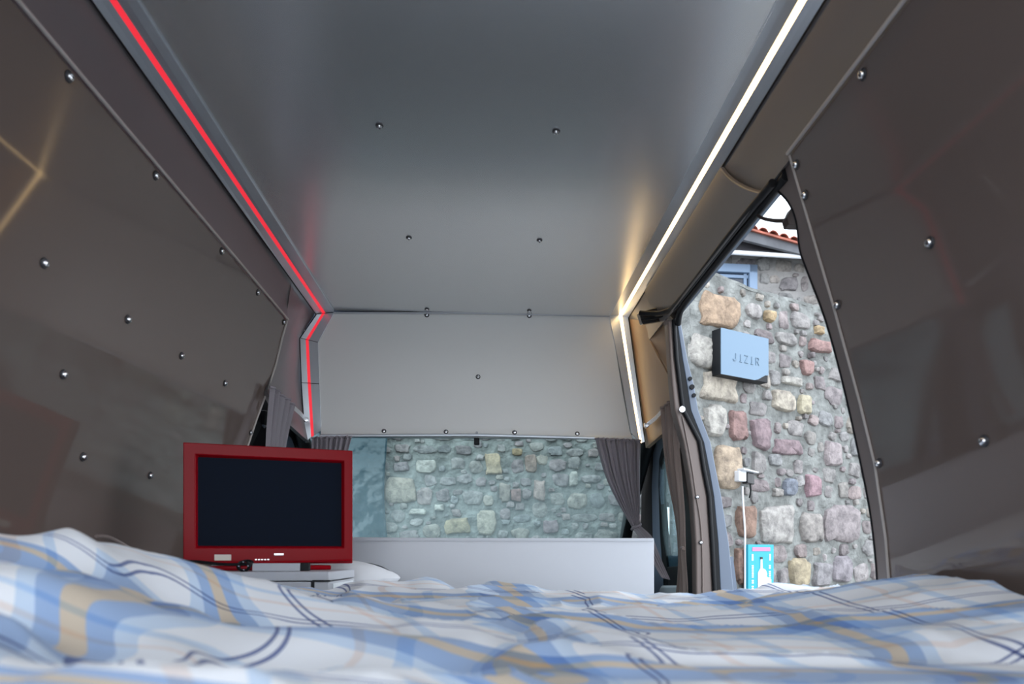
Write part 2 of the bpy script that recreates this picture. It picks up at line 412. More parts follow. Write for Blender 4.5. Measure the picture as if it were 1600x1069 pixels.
# pillar between the side door and the cab
rows = [(500, 1044, 1050, 1059, 1065), (560, 1047, 1054, 1068, 1076), (600, 1050, 1059, 1075, 1086), (640, 1054, 1064, 1081, 1093), (690, 1068, 1090, 1101, 1112), (735, 1076, 1097, 1110, 1121), (775, 1082, 1105, 1117, 1129), (850, 1087, 1110, 1124, 1141), (930, 1088, 1114, 1128, 1149), (1000, 1088, 1116, 1131, 1154), (1150, 1088, 1116, 1131, 1154)]
YP = 2.72
pil = thing('trim_3', 'curved pillar between the side door and the cab', 'pillar', (.87, YP, -.8)); pil['kind'] = 'structure'
col = lambda k: [at(r[k], r[0], YP) for r in rows]
b = MB(); b.ribbon(col(1), col(2), (0, .06, 0), nu=1); b.build('pillar_trim', M['brown'], pil, bevel=.008, seg=3)
sh = Vector((0, .015, 0))
b = MB(); b.ribbon([p + sh for p in col(2)], [p + sh for p in col(3)], (0, .05, 0)); b.build('pillar_seal', M['black'], pil)
b = MB(); b.tube([p + Vector((.006, -.004, 0)) for p in col(2)], .0085, 10); b.build('seal_bulb', M['black'], pil, smooth=True)
b = MB(); b.ribbon([p + sh for p in col(3)], [p + sh for p in col(4)], (.012, .05, 0)); b.build('door_jamb', M['jamb'], pil, bevel=.004)
b = MB()
for px, py, r in ((1078, 592, .008), (1081, 605, .010), (1084, 618, .008)):
    p = at(px, py, YP + .012); b.tube([p, p + Vector((0, -.006, 0))], r, 14)
b.build('latch_striker', M['black'], pil, bevel=.001)
b = MB()
seam = [at(x, y, YP - .004) for x, y in ((1066, 650), (1076, 700), (1083, 740), (1088, 775), (1094, 810), (1097, 850), (1098, 900), (1098, 950))]
b.tube(seam, .0028, 8, sub=3); b.build('trim_seam', M['brown'], pil, smooth=True)
for px, py in ((1089, 777), (1095, 848)): screw(pil, at(px, py, YP - .003), (0, -1, 0), .8)
p = at(1064, 641, YP - .01)
b = MB(); b.tube([p, p + Vector((0, -.014, 0))], .009, 12); b.tube([p + Vector((0, -.013, 0)), p + Vector((0, -.018, 0))], .013, 12)
b.build('hook_button', M['chrome'], pil, bevel=.002)
# body colour pillar core
b = MB(); b.ribbon([(XR(z) - .06, YP + .07, z) for z in np.linspace(-.8, .42, 14)], [(XR(z) + .0, YP + .07, z) for z in np.linspace(-.8, .42, 14)], (0, .05, 0))
b.build('pillar_core', M['black'], pil)

# ------------------------------------------------------------------ bulkhead over the cab
YW = YF
b = MB()
prof = []
inL = [(522, 488), (497, 535), (498, 600), (501, 664), (501, 680)]
inR = [(953, 493), (962, 545), (972, 608), (984, 672), (988, 686)]
yy = [YF, YF, YF, YF, YF - .025]
A = [at(*q, y) for q, y in zip(inL, yy)]; B = [at(*q, y) for q, y in zip(inR, yy)]
b.ribbon(A, B, (0, .03, 0), nu=24)
front = tag(b.build('wall_front', M['front'], smooth=True, bevel=.002), 'pale grey panel over the cab below the ceiling seam', 'wall', kind='structure')
for px, py in ((667, 492.5), (827, 493.5), (747, 589)): screw(front, at(px, py, YF), (0, -1, 0), 1.0)
for px, py in ((600, 674), (697, 675), (804, 676), (902, 678)): screw(front, at(px, py, YF - .013), (0, -1, .2), 1.0)
b = MB(); b.tube([at(500, 681, YF - .028), at(745, 680, YF - .030), at(985, 686, YF - .028)], .0075, 8); b.build('bottom_edge', M['alu'], front, smooth=True)
b = MB(); b.tube([at(521, 489, YF - .006), at(740, 489.5, YF - .006), at(953, 494, YF - .006)], .004, 8); b.build('seam_edge', M['white'], front, smooth=True)
# solid box added behind the panel to block sky above the cab
b = MB(); b.box((-.04, YF + .24, .90), (1.60, .42, .60)); b.build('sky_block_box', M['jamb'], front)
# rear view camera below the lip
rv = thing('rear_view_mirror_mount', 'small black mirror mount hanging at the top middle of the windscreen', 'mirror mount', at(745, 700, YF + .03))
b = MB(); b.box(at(745, 690, YF + .03), (.026, .03, .032)); b.build('housing', M['black'], rv, bevel=.004)
b = MB(); b.tube([at(745, 684, YF + .03), at(745, 676, YF - .034)], .006, 10); b.build('stalk', M['grey_pl'], rv, smooth=True)

# ------------------------------------------------------------------ light channels
def light_channel(s, name_label, ledmat, group):
    if s < 0:
        inn = [(-.706, YB + .02, 1.117)] + [at(*q, YF - .006) for q in ((522, 488), (496.5, 535), (499, 600), (502, 672))]
        led = [(-.755, YB + .02, 1.124)] + [at(*q, YF - .008) for q in ((505.5, 490), (479.5, 531), (483, 600), (488, 681))]
        out = [(-.790, YB + .02, 1.106)] + [at(*q, YF - .006) for q in ((494, 491), (468.5, 528), (471, 598), (477, 690))]
    else:
        inn = [(.583, YB + .02, 1.104)] + [at(*q, YF - .006) for q in ((952, 493), (974, 604), (986, 676))]
        led = [(.640, YB + .02, 1.111)] + [at(*q, YF - .008) for q in ((970, 494), (987, 604), (1002, 692))]
        out = [(.677, YB + .02, 1.096)] + [at(*q, YF - .006) for q in ((982, 496), (996, 600), (1008, 690))]
    V = lambda L: [Vector(p) for p in L]
    inn, led, out = V(inn), V(led), V(out)
    for i, p in enumerate(led):
        if i: p.y += .005
        if i == 1: p.z += .006
    lm = [p.lerp(q, .14) for p, q in zip(led, inn)]; lo = [p.lerp(q, .2) for p, q in zip(led, out)]
    t = thing('led_strip_light', name_label, 'light', led[1], group)
    up = [Vector((0, .0, .012))] * 2 + [Vector((0, .012, 0))] * (len(inn) - 2)
    def rib(A, B, dz):
        b = MB()
        for i in range(len(A) - 1):
            e = Vector((0, 0, .010)) if i == 0 else Vector((0, .010, 0))
            b.ribbon([A[i], A[i + 1]], [B[i], B[i + 1]], e)
        return b
    rib(inn, lm, 0).build('inner_flange', M['alu'], t)
    rib(lo, out, 0).build('outer_flange', M['alu'], t)
    b = MB()
    for i in range(len(led) - 1):
        e = Vector((0, 0, .008)) if i == 0 else Vector((0, .008, 0))
        b.ribbon([lm[i], lm[i + 1]], [lo[i], lo[i + 1]], e)
    b.build('light_strip', ledmat, t)
    b = MB()
    for i in range(1, len(inn) - 1):
        b = MB(); b.tube([inn[i] + Vector((0, -.001, 0)), out[i] + Vector((0, -.001, 0))], .0012, 6)
        if s < 0: b.build('mitre_joint', M['black'], t)
    b = MB(); b.tube([p + Vector((0, -.002, -.003)) for p in out], .0022, 6); b.build('outer_gap', M['black'], t)
    return t
light_channel(-1, 'red glowing light strip in aluminium channel along the left ceiling edge', M['led_red'], 'ceiling edge light strips')
light_channel(1, 'warm white glowing light strip in aluminium channel along the right ceiling edge', M['led_white'], 'ceiling edge light strips')

# ------------------------------------------------------------------ cab sides
lp = thing('trim_4', 'taupe side panel above the left cab door', 'panel', at(450, 600, 3.1)); lp['kind'] = 'structure'
A = [Vector((-.790, 3.31, 1.108)), at(469, 528, 3.31), at(470, 560, 3.31), at(470, 590, 3.31), at(476, 655, 3.31), at(484, 692, 3.32)]
B = [Vector((-.790, 2.92, 1.108)), at(446, 503, 2.93), at(440, 526, 2.92), at(429, 570, 2.90), at(417, 612, 2.83), at(432, 645, 2.9)]
b = MB(); b.ribbon(A, B, (-.02, .01, 0), nu=3); b.build('side_panel', M['cove'], lp, smooth=True)
rp_ = thing('trim_5', 'brown side panel with painted strip glow above the right cab door', 'panel', at(1020, 600, 3.0)); rp_['kind'] = 'structure'
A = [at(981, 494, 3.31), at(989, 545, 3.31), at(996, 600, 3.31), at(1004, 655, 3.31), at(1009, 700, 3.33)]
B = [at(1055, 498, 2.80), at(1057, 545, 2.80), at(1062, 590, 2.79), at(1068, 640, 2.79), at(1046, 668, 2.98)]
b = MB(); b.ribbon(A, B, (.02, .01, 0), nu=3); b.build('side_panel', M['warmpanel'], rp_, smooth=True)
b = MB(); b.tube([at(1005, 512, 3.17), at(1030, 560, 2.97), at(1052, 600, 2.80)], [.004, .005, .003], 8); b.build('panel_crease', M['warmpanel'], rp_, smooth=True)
b = MB(); b.ribbon([at(1038, 500, 2.77), at(1046, 560, 2.77), at(1052, 610, 2.765), at(1054, 650, 2.76)], [at(1058, 500, 2.75), at(1064, 560, 2.75), at(1070, 610, 2.745), at(1082, 660, 2.74)], (0, .02, 0))
b.build('pillar_top', M['brown'], rp_, bevel=.004)

def mir(p): return Vector((-(p.x + .08), p.y, p.z))
def cab_door(s, name, label):
    t = thing(name, label, 'door', (s * .93, 3.3, -.8)); t['kind'] = 'structure'
    H = (lambda q, off=0: hits(*q, 1, off)) if s > 0 else (lambda q, off=0: mir(hits(*q, 1, off)))
    o1 = [(1002, 990), (1002, 940), (1001, 830), (1002, 760), (1005, 705), (1014, 675), (1034, 655), (1062, 646)]
    i1 = [(1022, 990), (1022, 940), (1019, 830), (1018, 760), (1020, 708), (1026, 688), (1040, 674), (1064, 668)]
    i2 = [(1040, 960), (1037, 918), (1031, 830), (1029, 760), (1030, 718), (1034, 702), (1044, 692), (1064, 690)]
    i3 = [(1046, 930), (1043, 890), (1036, 830), (1032, 775), (1032, 738), (1036, 716), (1047, 704), (1064, 700)]
    e = (s * .03, 0, 0)
    b = MB(); b.ribbon([H(q) for q in o1], [H(q, .01) for q in i1], e); b.build('door_seal', M['black'], t, bevel=.004)
    b = MB(); b.ribbon([H(q, .01) for q in i1], [H(q, .02) for q in i2], e); b.build('window_frame', M['jamb'], t, bevel=.004)
    b = MB(); b.ribbon([H(q, .02) for q in i2], [H(q, .03) for q in i3], e); b.build('glass_seal', M['black'], t)
    b = MB(); b.ribbon([H(q, .02) for q in ((1046, 690), (1050, 760), (1057, 830), (1064, 890), (1066, 915))], [H(q, .02) for q in ((1076, 640), (1090, 760), (1094, 830), (1097, 890), (1100, 960))], e)
    b.build('door_post', M['black'], t)
    b = MB(); b.prism([H(q, .03) for q in ((1020, 888), (1066, 884), (1098, 930), (1098, 1010), (1020, 1010))], e); b.build('door_card', M['black'], t, bevel=.004)
    b = MB(); b.prism([H(q, -.0) for q in ((1028, 922), (1032, 915), (1060, 915), (1066, 922), (1064, 936), (1034, 934))], (s * .05, 0, 0)); b.build('armrest', M['grey_pl'], t, bevel=.015, seg=4)
    b = patch(c_(2.78), c_(4.4), -.8, -.02, s, .04, .03, nz=10); b.build('door_skin', M['jamb'], t)
    gl = thing('window_2' if s < 0 else 'window_3', 'side window of the %s cab door' % ('left' if s < 0 else 'right'), 'window', (s * .93, 3.4, 0)); gl['kind'] = 'structure'
    b = MB(); b.prism([H(q, .035) for q in ((1026, 690), (1064, 690), (1072, 790), (1078, 905), (1036, 910), (1028, 800))], (s * .004, 0, 0)); b.build('pane', M['cabglass'], gl)
    return t
cab_door(-1, 'door_2', 'left cab door with black window seals behind the curtain')
cab_door(1, 'door_3', 'right cab door with dark window frame and pale armrest')

# windscreen
b = MB()
def wsf(u, v):
    x = -.84 + 1.62 * u; w = (u - .5) * 2
    y = YF + .06 + (1 - v) * 1.02 * (1 - .25 * w * w); z = -.06 + v * .66
    return Vector((x, y, z))
b.grid(wsf, 16, 6)
ws = thing('window_1', 'wide greenish windscreen above the white board', 'window', (-.04, 4.3, -.06)); ws['kind'] = 'structure'
b.build('pane', M['windshield'], ws, smooth=True)
for s, nm in ((-1, 'left'), (1, 'right')):
    b = MB(); x0 = -.87 if s < 0 else .80
    b.tube([Vector((x0, YF + .02, .60)), Vector((x0 + s * .01, YF + .55, .27)), Vector((x0 + s * .02, YF + .92, -.10)), Vector((x0 + s * .02, YF + .95, -.4))], .035, 12)
    b.build('corner_pillar', M['black'], ws, smooth=True)
b = MB(); b.box((-.04, 4.05, -.30), (1.75, .75, .44)); tag(b.build('dashboard', M['black'], bevel=.06, seg=4), 'dark dashboard under the windscreen behind the white board', 'dashboard')
b = MB(); b.box((-.04, (YB + 4.45) / 2, -.83), (1.98, 4.45 - YB, .06)); tag(b.build('floor', M['floor']), 'grey van floor', 'floor', kind='structure')
b = MB(); b.box((-.04, 4.5, -.55), (1.9, .08, .6)); b.build('scuttle', M['jamb'], ws)

# exterior mirror beside the right cab window
b = MB(); b.prism([at(418, 612, 2.99), at(446, 655, 3.15), at(440, 740, 3.1), at(360, 740, 2.8), at(386, 690, 2.86), at(404, 640, 2.93)], (-.01, .02, 0)); b.build('pillar_cover', M['black'], lp)
mr = thing('wing_mirror', 'double wing mirror seen through the right cab window', 'mirror', (1.08, 4.1, .0))
b = MB(); b.prism([at(1024, 782, 4.15), at(1060, 784, 4.15), at(1066, 862, 4.15), at(1058, 872, 4.15), at(1034, 868, 4.15)], (0, .10, 0)); b.build('housing', M['black'], mr, bevel=.015, seg=3)
b = MB(); b.prism([at(1030, 791, 4.145), at(1055, 793, 4.145), at(1058, 836, 4.145), at(1034, 836, 4.145)], (0, .006, 0)); b.build('mirror_glass', M['mirror'], mr, bevel=.004)
b = MB(); b.prism([at(1036, 846, 4.145), at(1058, 845, 4.145), at(1060, 862, 4.145), at(1039, 863, 4.145)], (0, .006, 0)); b.build('wide_angle_glass', M['mirror'], mr, bevel=.004)
b = MB(); b.tube([at(1040, 862, 4.2), at(1030, 875, 4.2), at(1005, 880, 4.2)], .02, 10); b.build('mirror_arm', M['black'], mr, smooth=True)

# ------------------------------------------------------------------ curtains and rails
def cloth(name, label, rowsL, rowsR, Ys, folds, amp, m, group=None, seed=1, cat='curtain', tie=None):
    """hanging gathered cloth: left and right outline rows (px,py) with depth per row"""
    rnd = random.Random(seed); ph = [rnd.uniform(0, 6.3) for _ in range(6)]
    L = [at(*q, y) for q, y in zip(rowsL, [yy[0] for yy in Ys])]; R = [at(*q, y) for q, y in zip(rowsR, [yy[1] for yy in Ys])]
    def cr(P, t):
        n = len(P) - 1; x = min(t * n, n - 1e-6); i = int(x); t = x - i
        p0 = P[max(i - 1, 0)]; p1 = P[i]; p2 = P[i + 1]; p3 = P[min(i + 2, n)]
        return .5 * ((2 * p1) + (p2 - p0) * t + (2 * p0 - 5 * p1 + 4 * p2 - p3) * t * t + (3 * p1 - p0 - 3 * p2 + p3) * t ** 3)
    def fn(u, v):
        a, c = cr(L, v), cr(R, v); w = (c - a).length
        p = a.lerp(c, u + .25 / folds * math.sin(6.28 * folds * u * .5 + ph[1]) * .5 * min(1, 4 * u * (1 - u)))
        A = amp * min(1., w / .09) * (.75 + .25 * math.sin(3.1 * folds * u + ph[2]))
        d = Vector((-(c - a).y, (c - a).x, 0)); d = d.normalized() if d.length > 1e-6 else Vector((0, 1, 0))
        return p + d * (A * math.sin(2 * math.pi * folds * u + ph[0] + .8 * math.sin(v * 2.3 + u * 4)) + .3 * A * math.sin(2 * math.pi * folds * 2.3 * u + ph[3] + v))
    t = thing(name, label, cat, L[-1].lerp(R[-1], .5), group)
    b = MB(); b.grid(fn, folds * 12, 26); b.build('cloth', m, t, smooth=True, solid=.0025)
    b = MB(); b.tube([fn(k / (folds * 6), 0) + Vector((0, 0, .004)) for k in range(folds * 6 + 1)], .006, 6); b.build('heading', m, t, smooth=True)
    if tie:
        a, c = cr(L, tie), cr(R, tie); mid = a.lerp(c, .5); w = (c - a).length / 2 + .006; e = (c - a).normalized()
        b = MB(); b.tube([mid + e * w * math.cos(k * math.pi / 8) + Vector((0, .014 * math.sin(k * math.pi / 8), .004 * math.sin(k * math.pi / 4))) for k in range(17)], .006, 8)
        b.build('tie_back', m, t, smooth=True)
    return t
y1 = YF - .05
cloth('curtain', 'grey curtain gathered and tied at the right end of the windscreen',
      [(931, 687), (946, 742), (966, 785), (983, 815), (989, 826), (1000, 842), (1014, 868), (1026, 890), (1034, 903)],
      [(1001, 690), (1000, 740), (1000, 785), (999, 812), (999, 820), (1018, 838), (1028, 862), (1039, 888), (1047, 906)],
      [(y1, y1)] * 5 + [(3.15, 3.15), (3.0, 3.0), (2.95, 2.95), (2.9, 2.9)], 9, .012, M['curtain'], seed=3, tie=.5, group='grey windscreen curtains')
cloth('curtain', 'grey curtain gathered at the left end of the windscreen behind the television',
      [(487, 686), (488, 720), (490, 760), (494, 800), (490, 826), (480, 850)],
      [(549, 684), (541, 712), (528, 750), (512, 790), (500, 820), (498, 850)],
      [(y1, y1)] * 6, 8, .012, M['curtain'], seed=5, tie=.82, group='grey windscreen curtains')
cloth('curtain', 'grey curtain hanging in front of the left cab door',
      [(424, 606), (420, 650), (417, 700), (416, 760), (414, 830), (414, 880)],
      [(461, 636), (452, 668), (443, 712), (434, 770), (430, 830), (430, 880)],
      [(2.83, 3.05)] * 6, 5, .012, M['curtain'], seed=7, tie=.7, group='cab door curtains')
cloth('curtain', 'brown curtain hanging and tied in front of the right cab door',
      [(1034, 640), (1038, 690), (1045, 745), (1056, 800), (1061, 836), (1063, 870), (1062, 905), (1058, 940)],
      [(1060, 622), (1058, 690), (1062, 745), (1066, 800), (1067, 836), (1068, 870), (1071, 905), (1073, 940)],
      [(2.95, 2.78)] * 8, 4, .010, M['curtain_br'], seed=9, tie=.66, group='cab door curtains')
def rail(label, pts):
    pts = [p + Vector((0, -.02, .004)) for p in pts]
    t = thing('curtain_rail', label, 'curtain rail', pts[0], 'curtain rails above the cab doors')
    b = MB(); b.ribbon(pts, [p + Vector((0, 0, -.022)) for p in pts], (0, .012, 0)); b.build('rail', M['chrome'], t, bevel=.002)
    b = MB()
    p = pts[0]; b.box(p + Vector((0, -.006, -.010)), (.022, .014, .020)); b.build('end_stop', M['chrome'], t, bevel=.003)
rail('short chrome curtain rail above the left cab door', [at(481, 656, 3.24), at(470, 644, 3.14), at(461, 636, 3.07)])
rail('short chrome curtain rail above the right cab door', [at(1008, 664, 3.22), at(1022, 653, 3.1), at(1034, 640, 2.99)])

# ------------------------------------------------------------------ bed
bed = thing('bed', 'low bed base with white mattress filling the back of the van', 'bed', (-.02, .8, -.8))
b = MB(); b.box((-.02, .98, -.556), (1.74, 2.66, .488)); b.build('bed_base', M['whitelam'], bed, bevel=.004)
def mat_fn():
    b = MB(); b.box((-.02, .98, -.2285), (1.80, 2.70, .165)); return b
mat_fn().build('mattress', M['sheet'], bed, bevel=.045, seg=5)

CT = [(0, 822, .95), (-150, 830, .9), (100, 827, 1.0), (200, 851, 1.06), (250, 872, 1.1), (290, 896, 1.16), (330, 922, 1.25), (370, 945, 1.35), (0, 870, .75), (0, 960, .6), (150, 890, .85), (250, 955, .9), (320, 960, 1.0),
      (200, 1000, .66), (400, 1000, .95), (340, 942, 1.55), (430, 924, 1.62), (412, 945, 1.5), (470, 945, 1.5), (500, 931, 1.72), (600, 917, 1.88), (680, 908, 1.88), (740, 914, 1.88), (800, 922, 1.88), (880, 932, 1.9),
      (1010, 938, 1.9), (1130, 941, 1.9), (1165, 928, 1.88), (1208, 914, 1.86), (1240, 918, 1.84), (1270, 926, 1.82), (1330, 915, 1.72), (1390, 912, 1.62), (1480, 909, 1.42), (1600, 909, 1.2), (1700, 915, 1.05),
      (1600, 1000, .85), (1450, 990, .95), (1300, 1010, .95), (1100, 960, 1.45), (900, 955, 1.5), (760, 950, 1.5), (600, 950, 1.5), (700, 985, 1.15), (900, 990, 1.1), (1100, 1000, 1.1), (800, 1069, .72), (400, 1069, .68), (1200, 1069, .75), (100, 1069, .6), (1500, 1069, .8)]
CP = np.array([tuple(at(*q)) for q in CT] + [(x, y, -.125) for x in (-.8, 0, .8) for y in (-.4, .1)])
def duvz(x, y):
    d2 = (CP[:, 0] - x) ** 2 + (CP[:, 1] - y) ** 2 + .0012
    w = d2 ** -1.7
    return float((w * CP[:, 2]).sum() / w.sum())
def duvet():
    x0, x1, y0, y1 = -.90, .90, -.34, 1.97
    NU, NV = 300, 380; b = MB(); uvs = []
    vs = []
    for j in range(NV + 1):
        for i in range(NU + 1):
            x = x0 + (x1 - x0) * i / NU; v = j / NV; y = y0 + (y1 - y0) * v
            far = 1.78 + (.17) * max(0, min(1, (x + .42) / .10)); edge = far + .02 * noise.noise((x * 3, 0, 5.1)) + .02 * noise.noise((x * 9, 2, 1))
            yy = y if v < .7 else y - (y1 - edge) * (v - .7) / .3
            q = Vector((x * 2.2 + .4 * noise.noise((x * 2, yy * 2, 3)), yy * 2.2, 1.7))
            r1 = 1 - abs(noise.noise(q)) * 2.2
            q2 = Vector((x * 5.2 + 1.2 * noise.noise((x * 3, yy * 3, 9)), yy * 6.2 + x * 2, 4.2))
            r2 = 1 - abs(noise.noise(q2)) * 2.4
            q3 = Vector((x * 13, yy * 13 - x * 5, 7.7)); r3 = noise.noise(q3)
            near = 1 - .55 * math.exp(-((x + .7) ** 2 + (yy - .9) ** 2) / .12)
            z = duvz(x, yy) + near * (.016 * (max(r1, -.6) - .45) + .023 * (max(r2, -.6) - .4) + .004 * r3)
            z = max(z, -.134)
            dx = .5 * (.06 * noise.noise((x * 2.5, yy * 2.5, 11)) + .03 * noise.noise((x * 7, yy * 7, 13)))
            uvs.append((x * 1.0 + .09 * noise.noise((x * 1.3, yy * 1.3, 21)) + .055 * r2 + .008 * noise.noise((x * 9, yy * 9, 2)) - .25 * (yy - 1.2) * min(1, max(-1, x)),
                        yy * 1.0 + .09 * noise.noise((x * 1.3, yy * 1.3, 37)) + .03 * r1 + .055 * r2 + .18 * x + .9 * max(0, z + .1)))
            last = j == NV
            e = max(0, (v - .985) / .015)
            zz = max(z - e * e * .010, -.140)
            if i in (0, NU): zz = -.135
            vs.append((x + dx * (1 if .02 < i / NU < .98 else 0), yy, zz))
    fs = [(j * (NU + 1) + i, j * (NU + 1) + i + 1, (j + 1) * (NU + 1) + i + 1, (j + 1) * (NU + 1) + i) for j in range(NV) for i in range(NU)]
    b.add(vs, fs)
    return b, uvs
def plaid():
    m = bpy.data.materials.new('blue_tan_plaid_cotton'); m.use_nodes = True
    nt = m.node_tree; L = nt.links; bs = nt.nodes['Principled BSDF']; bs.inputs['Roughness'].default_value = .85
    bs.inputs['Sheen Weight'].default_value = .15; bs.inputs['Specular IOR Level'].default_value = .2
    uv = nt.nodes.new('ShaderNodeUVMap'); sp = nt.nodes.new('ShaderNodeSeparateXYZ'); L.new(uv.outputs[0], sp.inputs[0])
    def ramp(sock, period, shift, stops):
        a = nt.nodes.new('ShaderNodeMath'); a.operation = 'MULTIPLY_ADD'; a.inputs[1].default_value = 1 / period; a.inputs[2].default_value = shift
        L.new(sock, a.inputs[0]); f = nt.nodes.new('ShaderNodeMath'); f.operation = 'FRACT'; L.new(a.outputs[0], f.inputs[0])
        r = nt.nodes.new('ShaderNodeValToRGB'); r.color_ramp.interpolation = 'CONSTANT'
        e = r.color_ramp.elements
        while len(e) > 1: e.remove(e[-1])
        e[0].position = 0; e[0].color = (*stops[0][1], 1)
        for p, c in stops[1:]:
            k = e.new(p); k.color = (*c, 1)
        L.new(f.outputs[0], r.inputs[0]); return r
    W = (1, 1, 1); LB = (.70, .82, .96); B = (.40, .54, .78); T = (.76, .63, .48); N = (.2, .24, .42); P = (.97, .86, .80)
    ru = ramp(sp.outputs[0], .46, .13, [(0, W), (.16, LB), (.21, B), (.27, T), (.335, B), (.40, LB), (.46, W), (.60, N), (.612, W), (.63, N), (.642, W), (.80, P), (.83, W), (.92, LB), (.965, W)])
    rv = ramp(sp.outputs[1], .42, .30, [(0, W), (.14, LB), (.21, B), (.33, T), (.38, B), (.44, W), (.60, N), (.613, W), (.634, N), (.647, W), (.78, P), (.81, W), (.90, LB), (.94, W)])
    mx = nt.nodes.new('ShaderNodeMix'); mx.data_type = 'RGBA'; mx.blend_type = 'MULTIPLY'; mx.inputs['Factor'].default_value = 1
    L.new(ru.outputs[0], mx.inputs['A']); L.new(rv.outputs[0], mx.inputs['B'])
    m2 = nt.nodes.new('ShaderNodeMix'); m2.data_type = 'RGBA'; m2.blend_type = 'MULTIPLY'; m2.inputs['Factor'].default_value = 1
    L.new(mx.outputs['Result'], m2.inputs['A']); m2.inputs['B'].default_value = (.78, .80, .83, 1)
    L.new(m2.outputs['Result'], bs.inputs['Base Color'])
    t = nt.nodes.new('ShaderNodeTexCoord'); n = nt.nodes.new('ShaderNodeTexNoise'); n.inputs['Scale'].default_value = 9; n.inputs['Detail'].default_value = 3
    L.new(t.outputs['Object'], n.inputs['Vector']); bp = nt.nodes.new('ShaderNodeBump'); bp.inputs['Distance'].default_value = .004
    L.new(n.outputs[0], bp.inputs['Height']); L.new(bp.outputs[0], bs.inputs['Normal'])
    return m
M['plaid'] = plaid()
b, uvs = duvet()
tag(b.build('duvet', M['plaid'], smooth=True, uvs=uvs, solid=0.0), 'rumpled white and blue plaid duvet with tan bands covering the bed', 'duvet')

# white pillow at the head end of the bed
def pillow():
    b = MB(); c = Vector((-.50, 2.235, -.146)); hw, hd, hh = .235, .09, .122
    def fn(u, v):
        a = u * 2 * math.pi; e = v * math.pi - math.pi / 2
        ce = math.cos(e); sg = lambda q, p: math.copysign(abs(q) ** p, q)
        return Vector((c.x + hw * sg(math.cos(a), .9) * sg(ce, .85), c.y + hd * sg(math.sin(a), .8) * sg(ce, .7), c.z + .001 + hh * .5 * (1 + sg(math.sin(e), 1.5)) + .004 * noise.noise((a * 2, e * 3, 1))))
    b.grid(fn, 40, 20); return b
tag(pillow().build('pillow', M['sheet'], smooth=True), 'plain white pillow behind the television on the bed', 'pillow')

# board between the bed and the cab
b = MB(); TL = at(540, 838.5, 2.46); TR = at(1022, 843, 2.46)
b.prism([(-.93, 2.46, TL.z + .001), (TR.x, 2.46, TR.z), (TR.x, 2.46, -.8), (-.93, 2.46, -.8)], (0, .018, 0))
pb = tag(b.build('partition_board', M['whitelam'], bevel=.002), 'long low white board standing between the bed and the cab', 'board')
b = MB(); b.box(((-.93 + TR.x) / 2, 2.457, (TL.z + TR.z) / 2 - .0055), (TR.x + .93 - .004, .004, .010)); b.build('top_edging', M['white'], pb)

# box under the television
bx = thing('storage_box', 'low white drawer box on the bed under the red television', 'box', (-.56, 1.98, -.142))
FL = Vector((at(318, 893, 1.84).x, 1.84, 0)); FR = Vector((at(514, 893, 1.84).x, 1.84, 0)); BR = Vector((at(554, 888, 2.10).x, 2.10, 0)); BL = BR + (FL - FR)
ztop = -.052
def slab(z0, z1, ins=0.0):
    c = (FL + FR + BR + BL) / 4; pts = [p + (c - p).normalized() * ins for p in (FL, FR, BR, BL)]
    b = MB(); b.prism([Vector((p.x, p.y, z0)) for p in pts], (0, 0, z1 - z0)); return b
slab(-.076, ztop).build('lid', M['white'], bx, bevel=.003)
slab(-.0765, -.0745, .006).build('shadow_gap', M['black'], bx)
slab(-.141, -.0785).build('body', M['white'], bx, bevel=.003)
hp = Vector((at(489, 915, 1.838).x, 1.836, at(489, 915, 1.838).z))
b = MB(); b.box(hp + Vector((.0, 0, .0)), (.008, .006, .024)); b.box(hp + Vector((.022, 0, .012)), (.046, .006, .004)); b.build('handle', M['black'], bx, bevel=.001)
e = (BR - FR).normalized(); n_ = Vector((e.y, -e.x, 0))
b = MB(); p0 = FR + e * .03 + n_ * .001; p1 = FR + e * .23 + n_ * .001
b.prism([p0 + Vector((0, 0, -.084)), p1 + Vector((0, 0, -.084)), p1 + Vector((0, 0, -.118)), p0 + Vector((0, 0, -.118))], n_ * .002); b.build('side_label', M['whiteprint'], bx)

# television
A_ = at(286, 880, 1.905); B_ = at(551, 886, 2.045); ex = (B_ - A_); ex.z = 0; W_ = ex.length; ex.normalize(); ez = Vector((0, 0, 1)); ey = ez.cross(ex)
tilt = Matrix.Rotation(math.radians(-2.0), 4, 'X')
tvM = Matrix.Translation(Vector((A_.x, A_.y, -.034))) @ Matrix((ex.to_4d(), ey.to_4d(), ez.to_4d(), (0, 0, 0, 1))).transposed()
for i in range(3): tvM[3][i] = 0
tvM[3][3] = 1
for i, a in enumerate((ex, ey, ez)):
    for k in range(3): tvM[k][i] = a[k]
tvM[0][3], tvM[1][3], tvM[2][3] = A_.x, A_.y, -.034
tv = thing('television', 'red framed flat television with dark blank screen on the white box', 'television', (A_ + B_) / 2)
H_ = .325
iL, iR, iT, iB = .030, .024, .031, .044
b = MB(tvM)
outp = [(0, 0, 0), (W_, 0, 0), (W_, 0, H_), (0, 0, H_)]; inp = [(iL, 0, iB), (W_ - iR, 0, iB), (W_ - iR, 0, H_ - iT), (iL, 0, H_ - iT)]
inb = [(x + (.006 if x < W_ / 2 else -.006), .014, z + (.006 if z < H_ / 2 else -.006)) for x, y, z in inp]
vs = outp + inp + inb + [(x, .028, z) for x, y, z in outp]
fs = []
for i in range(4):
    j = (i + 1) % 4; fs += [(i, j, 4 + j, 4 + i), (4 + i, 4 + j, 8 + j, 8 + i), (i, 12 + i, 12 + j, j)]
fs.append((12, 13, 14, 15)); b.add(vs, fs)
b.build('bezel', M['red'], tv, bevel=.003, seg=3)
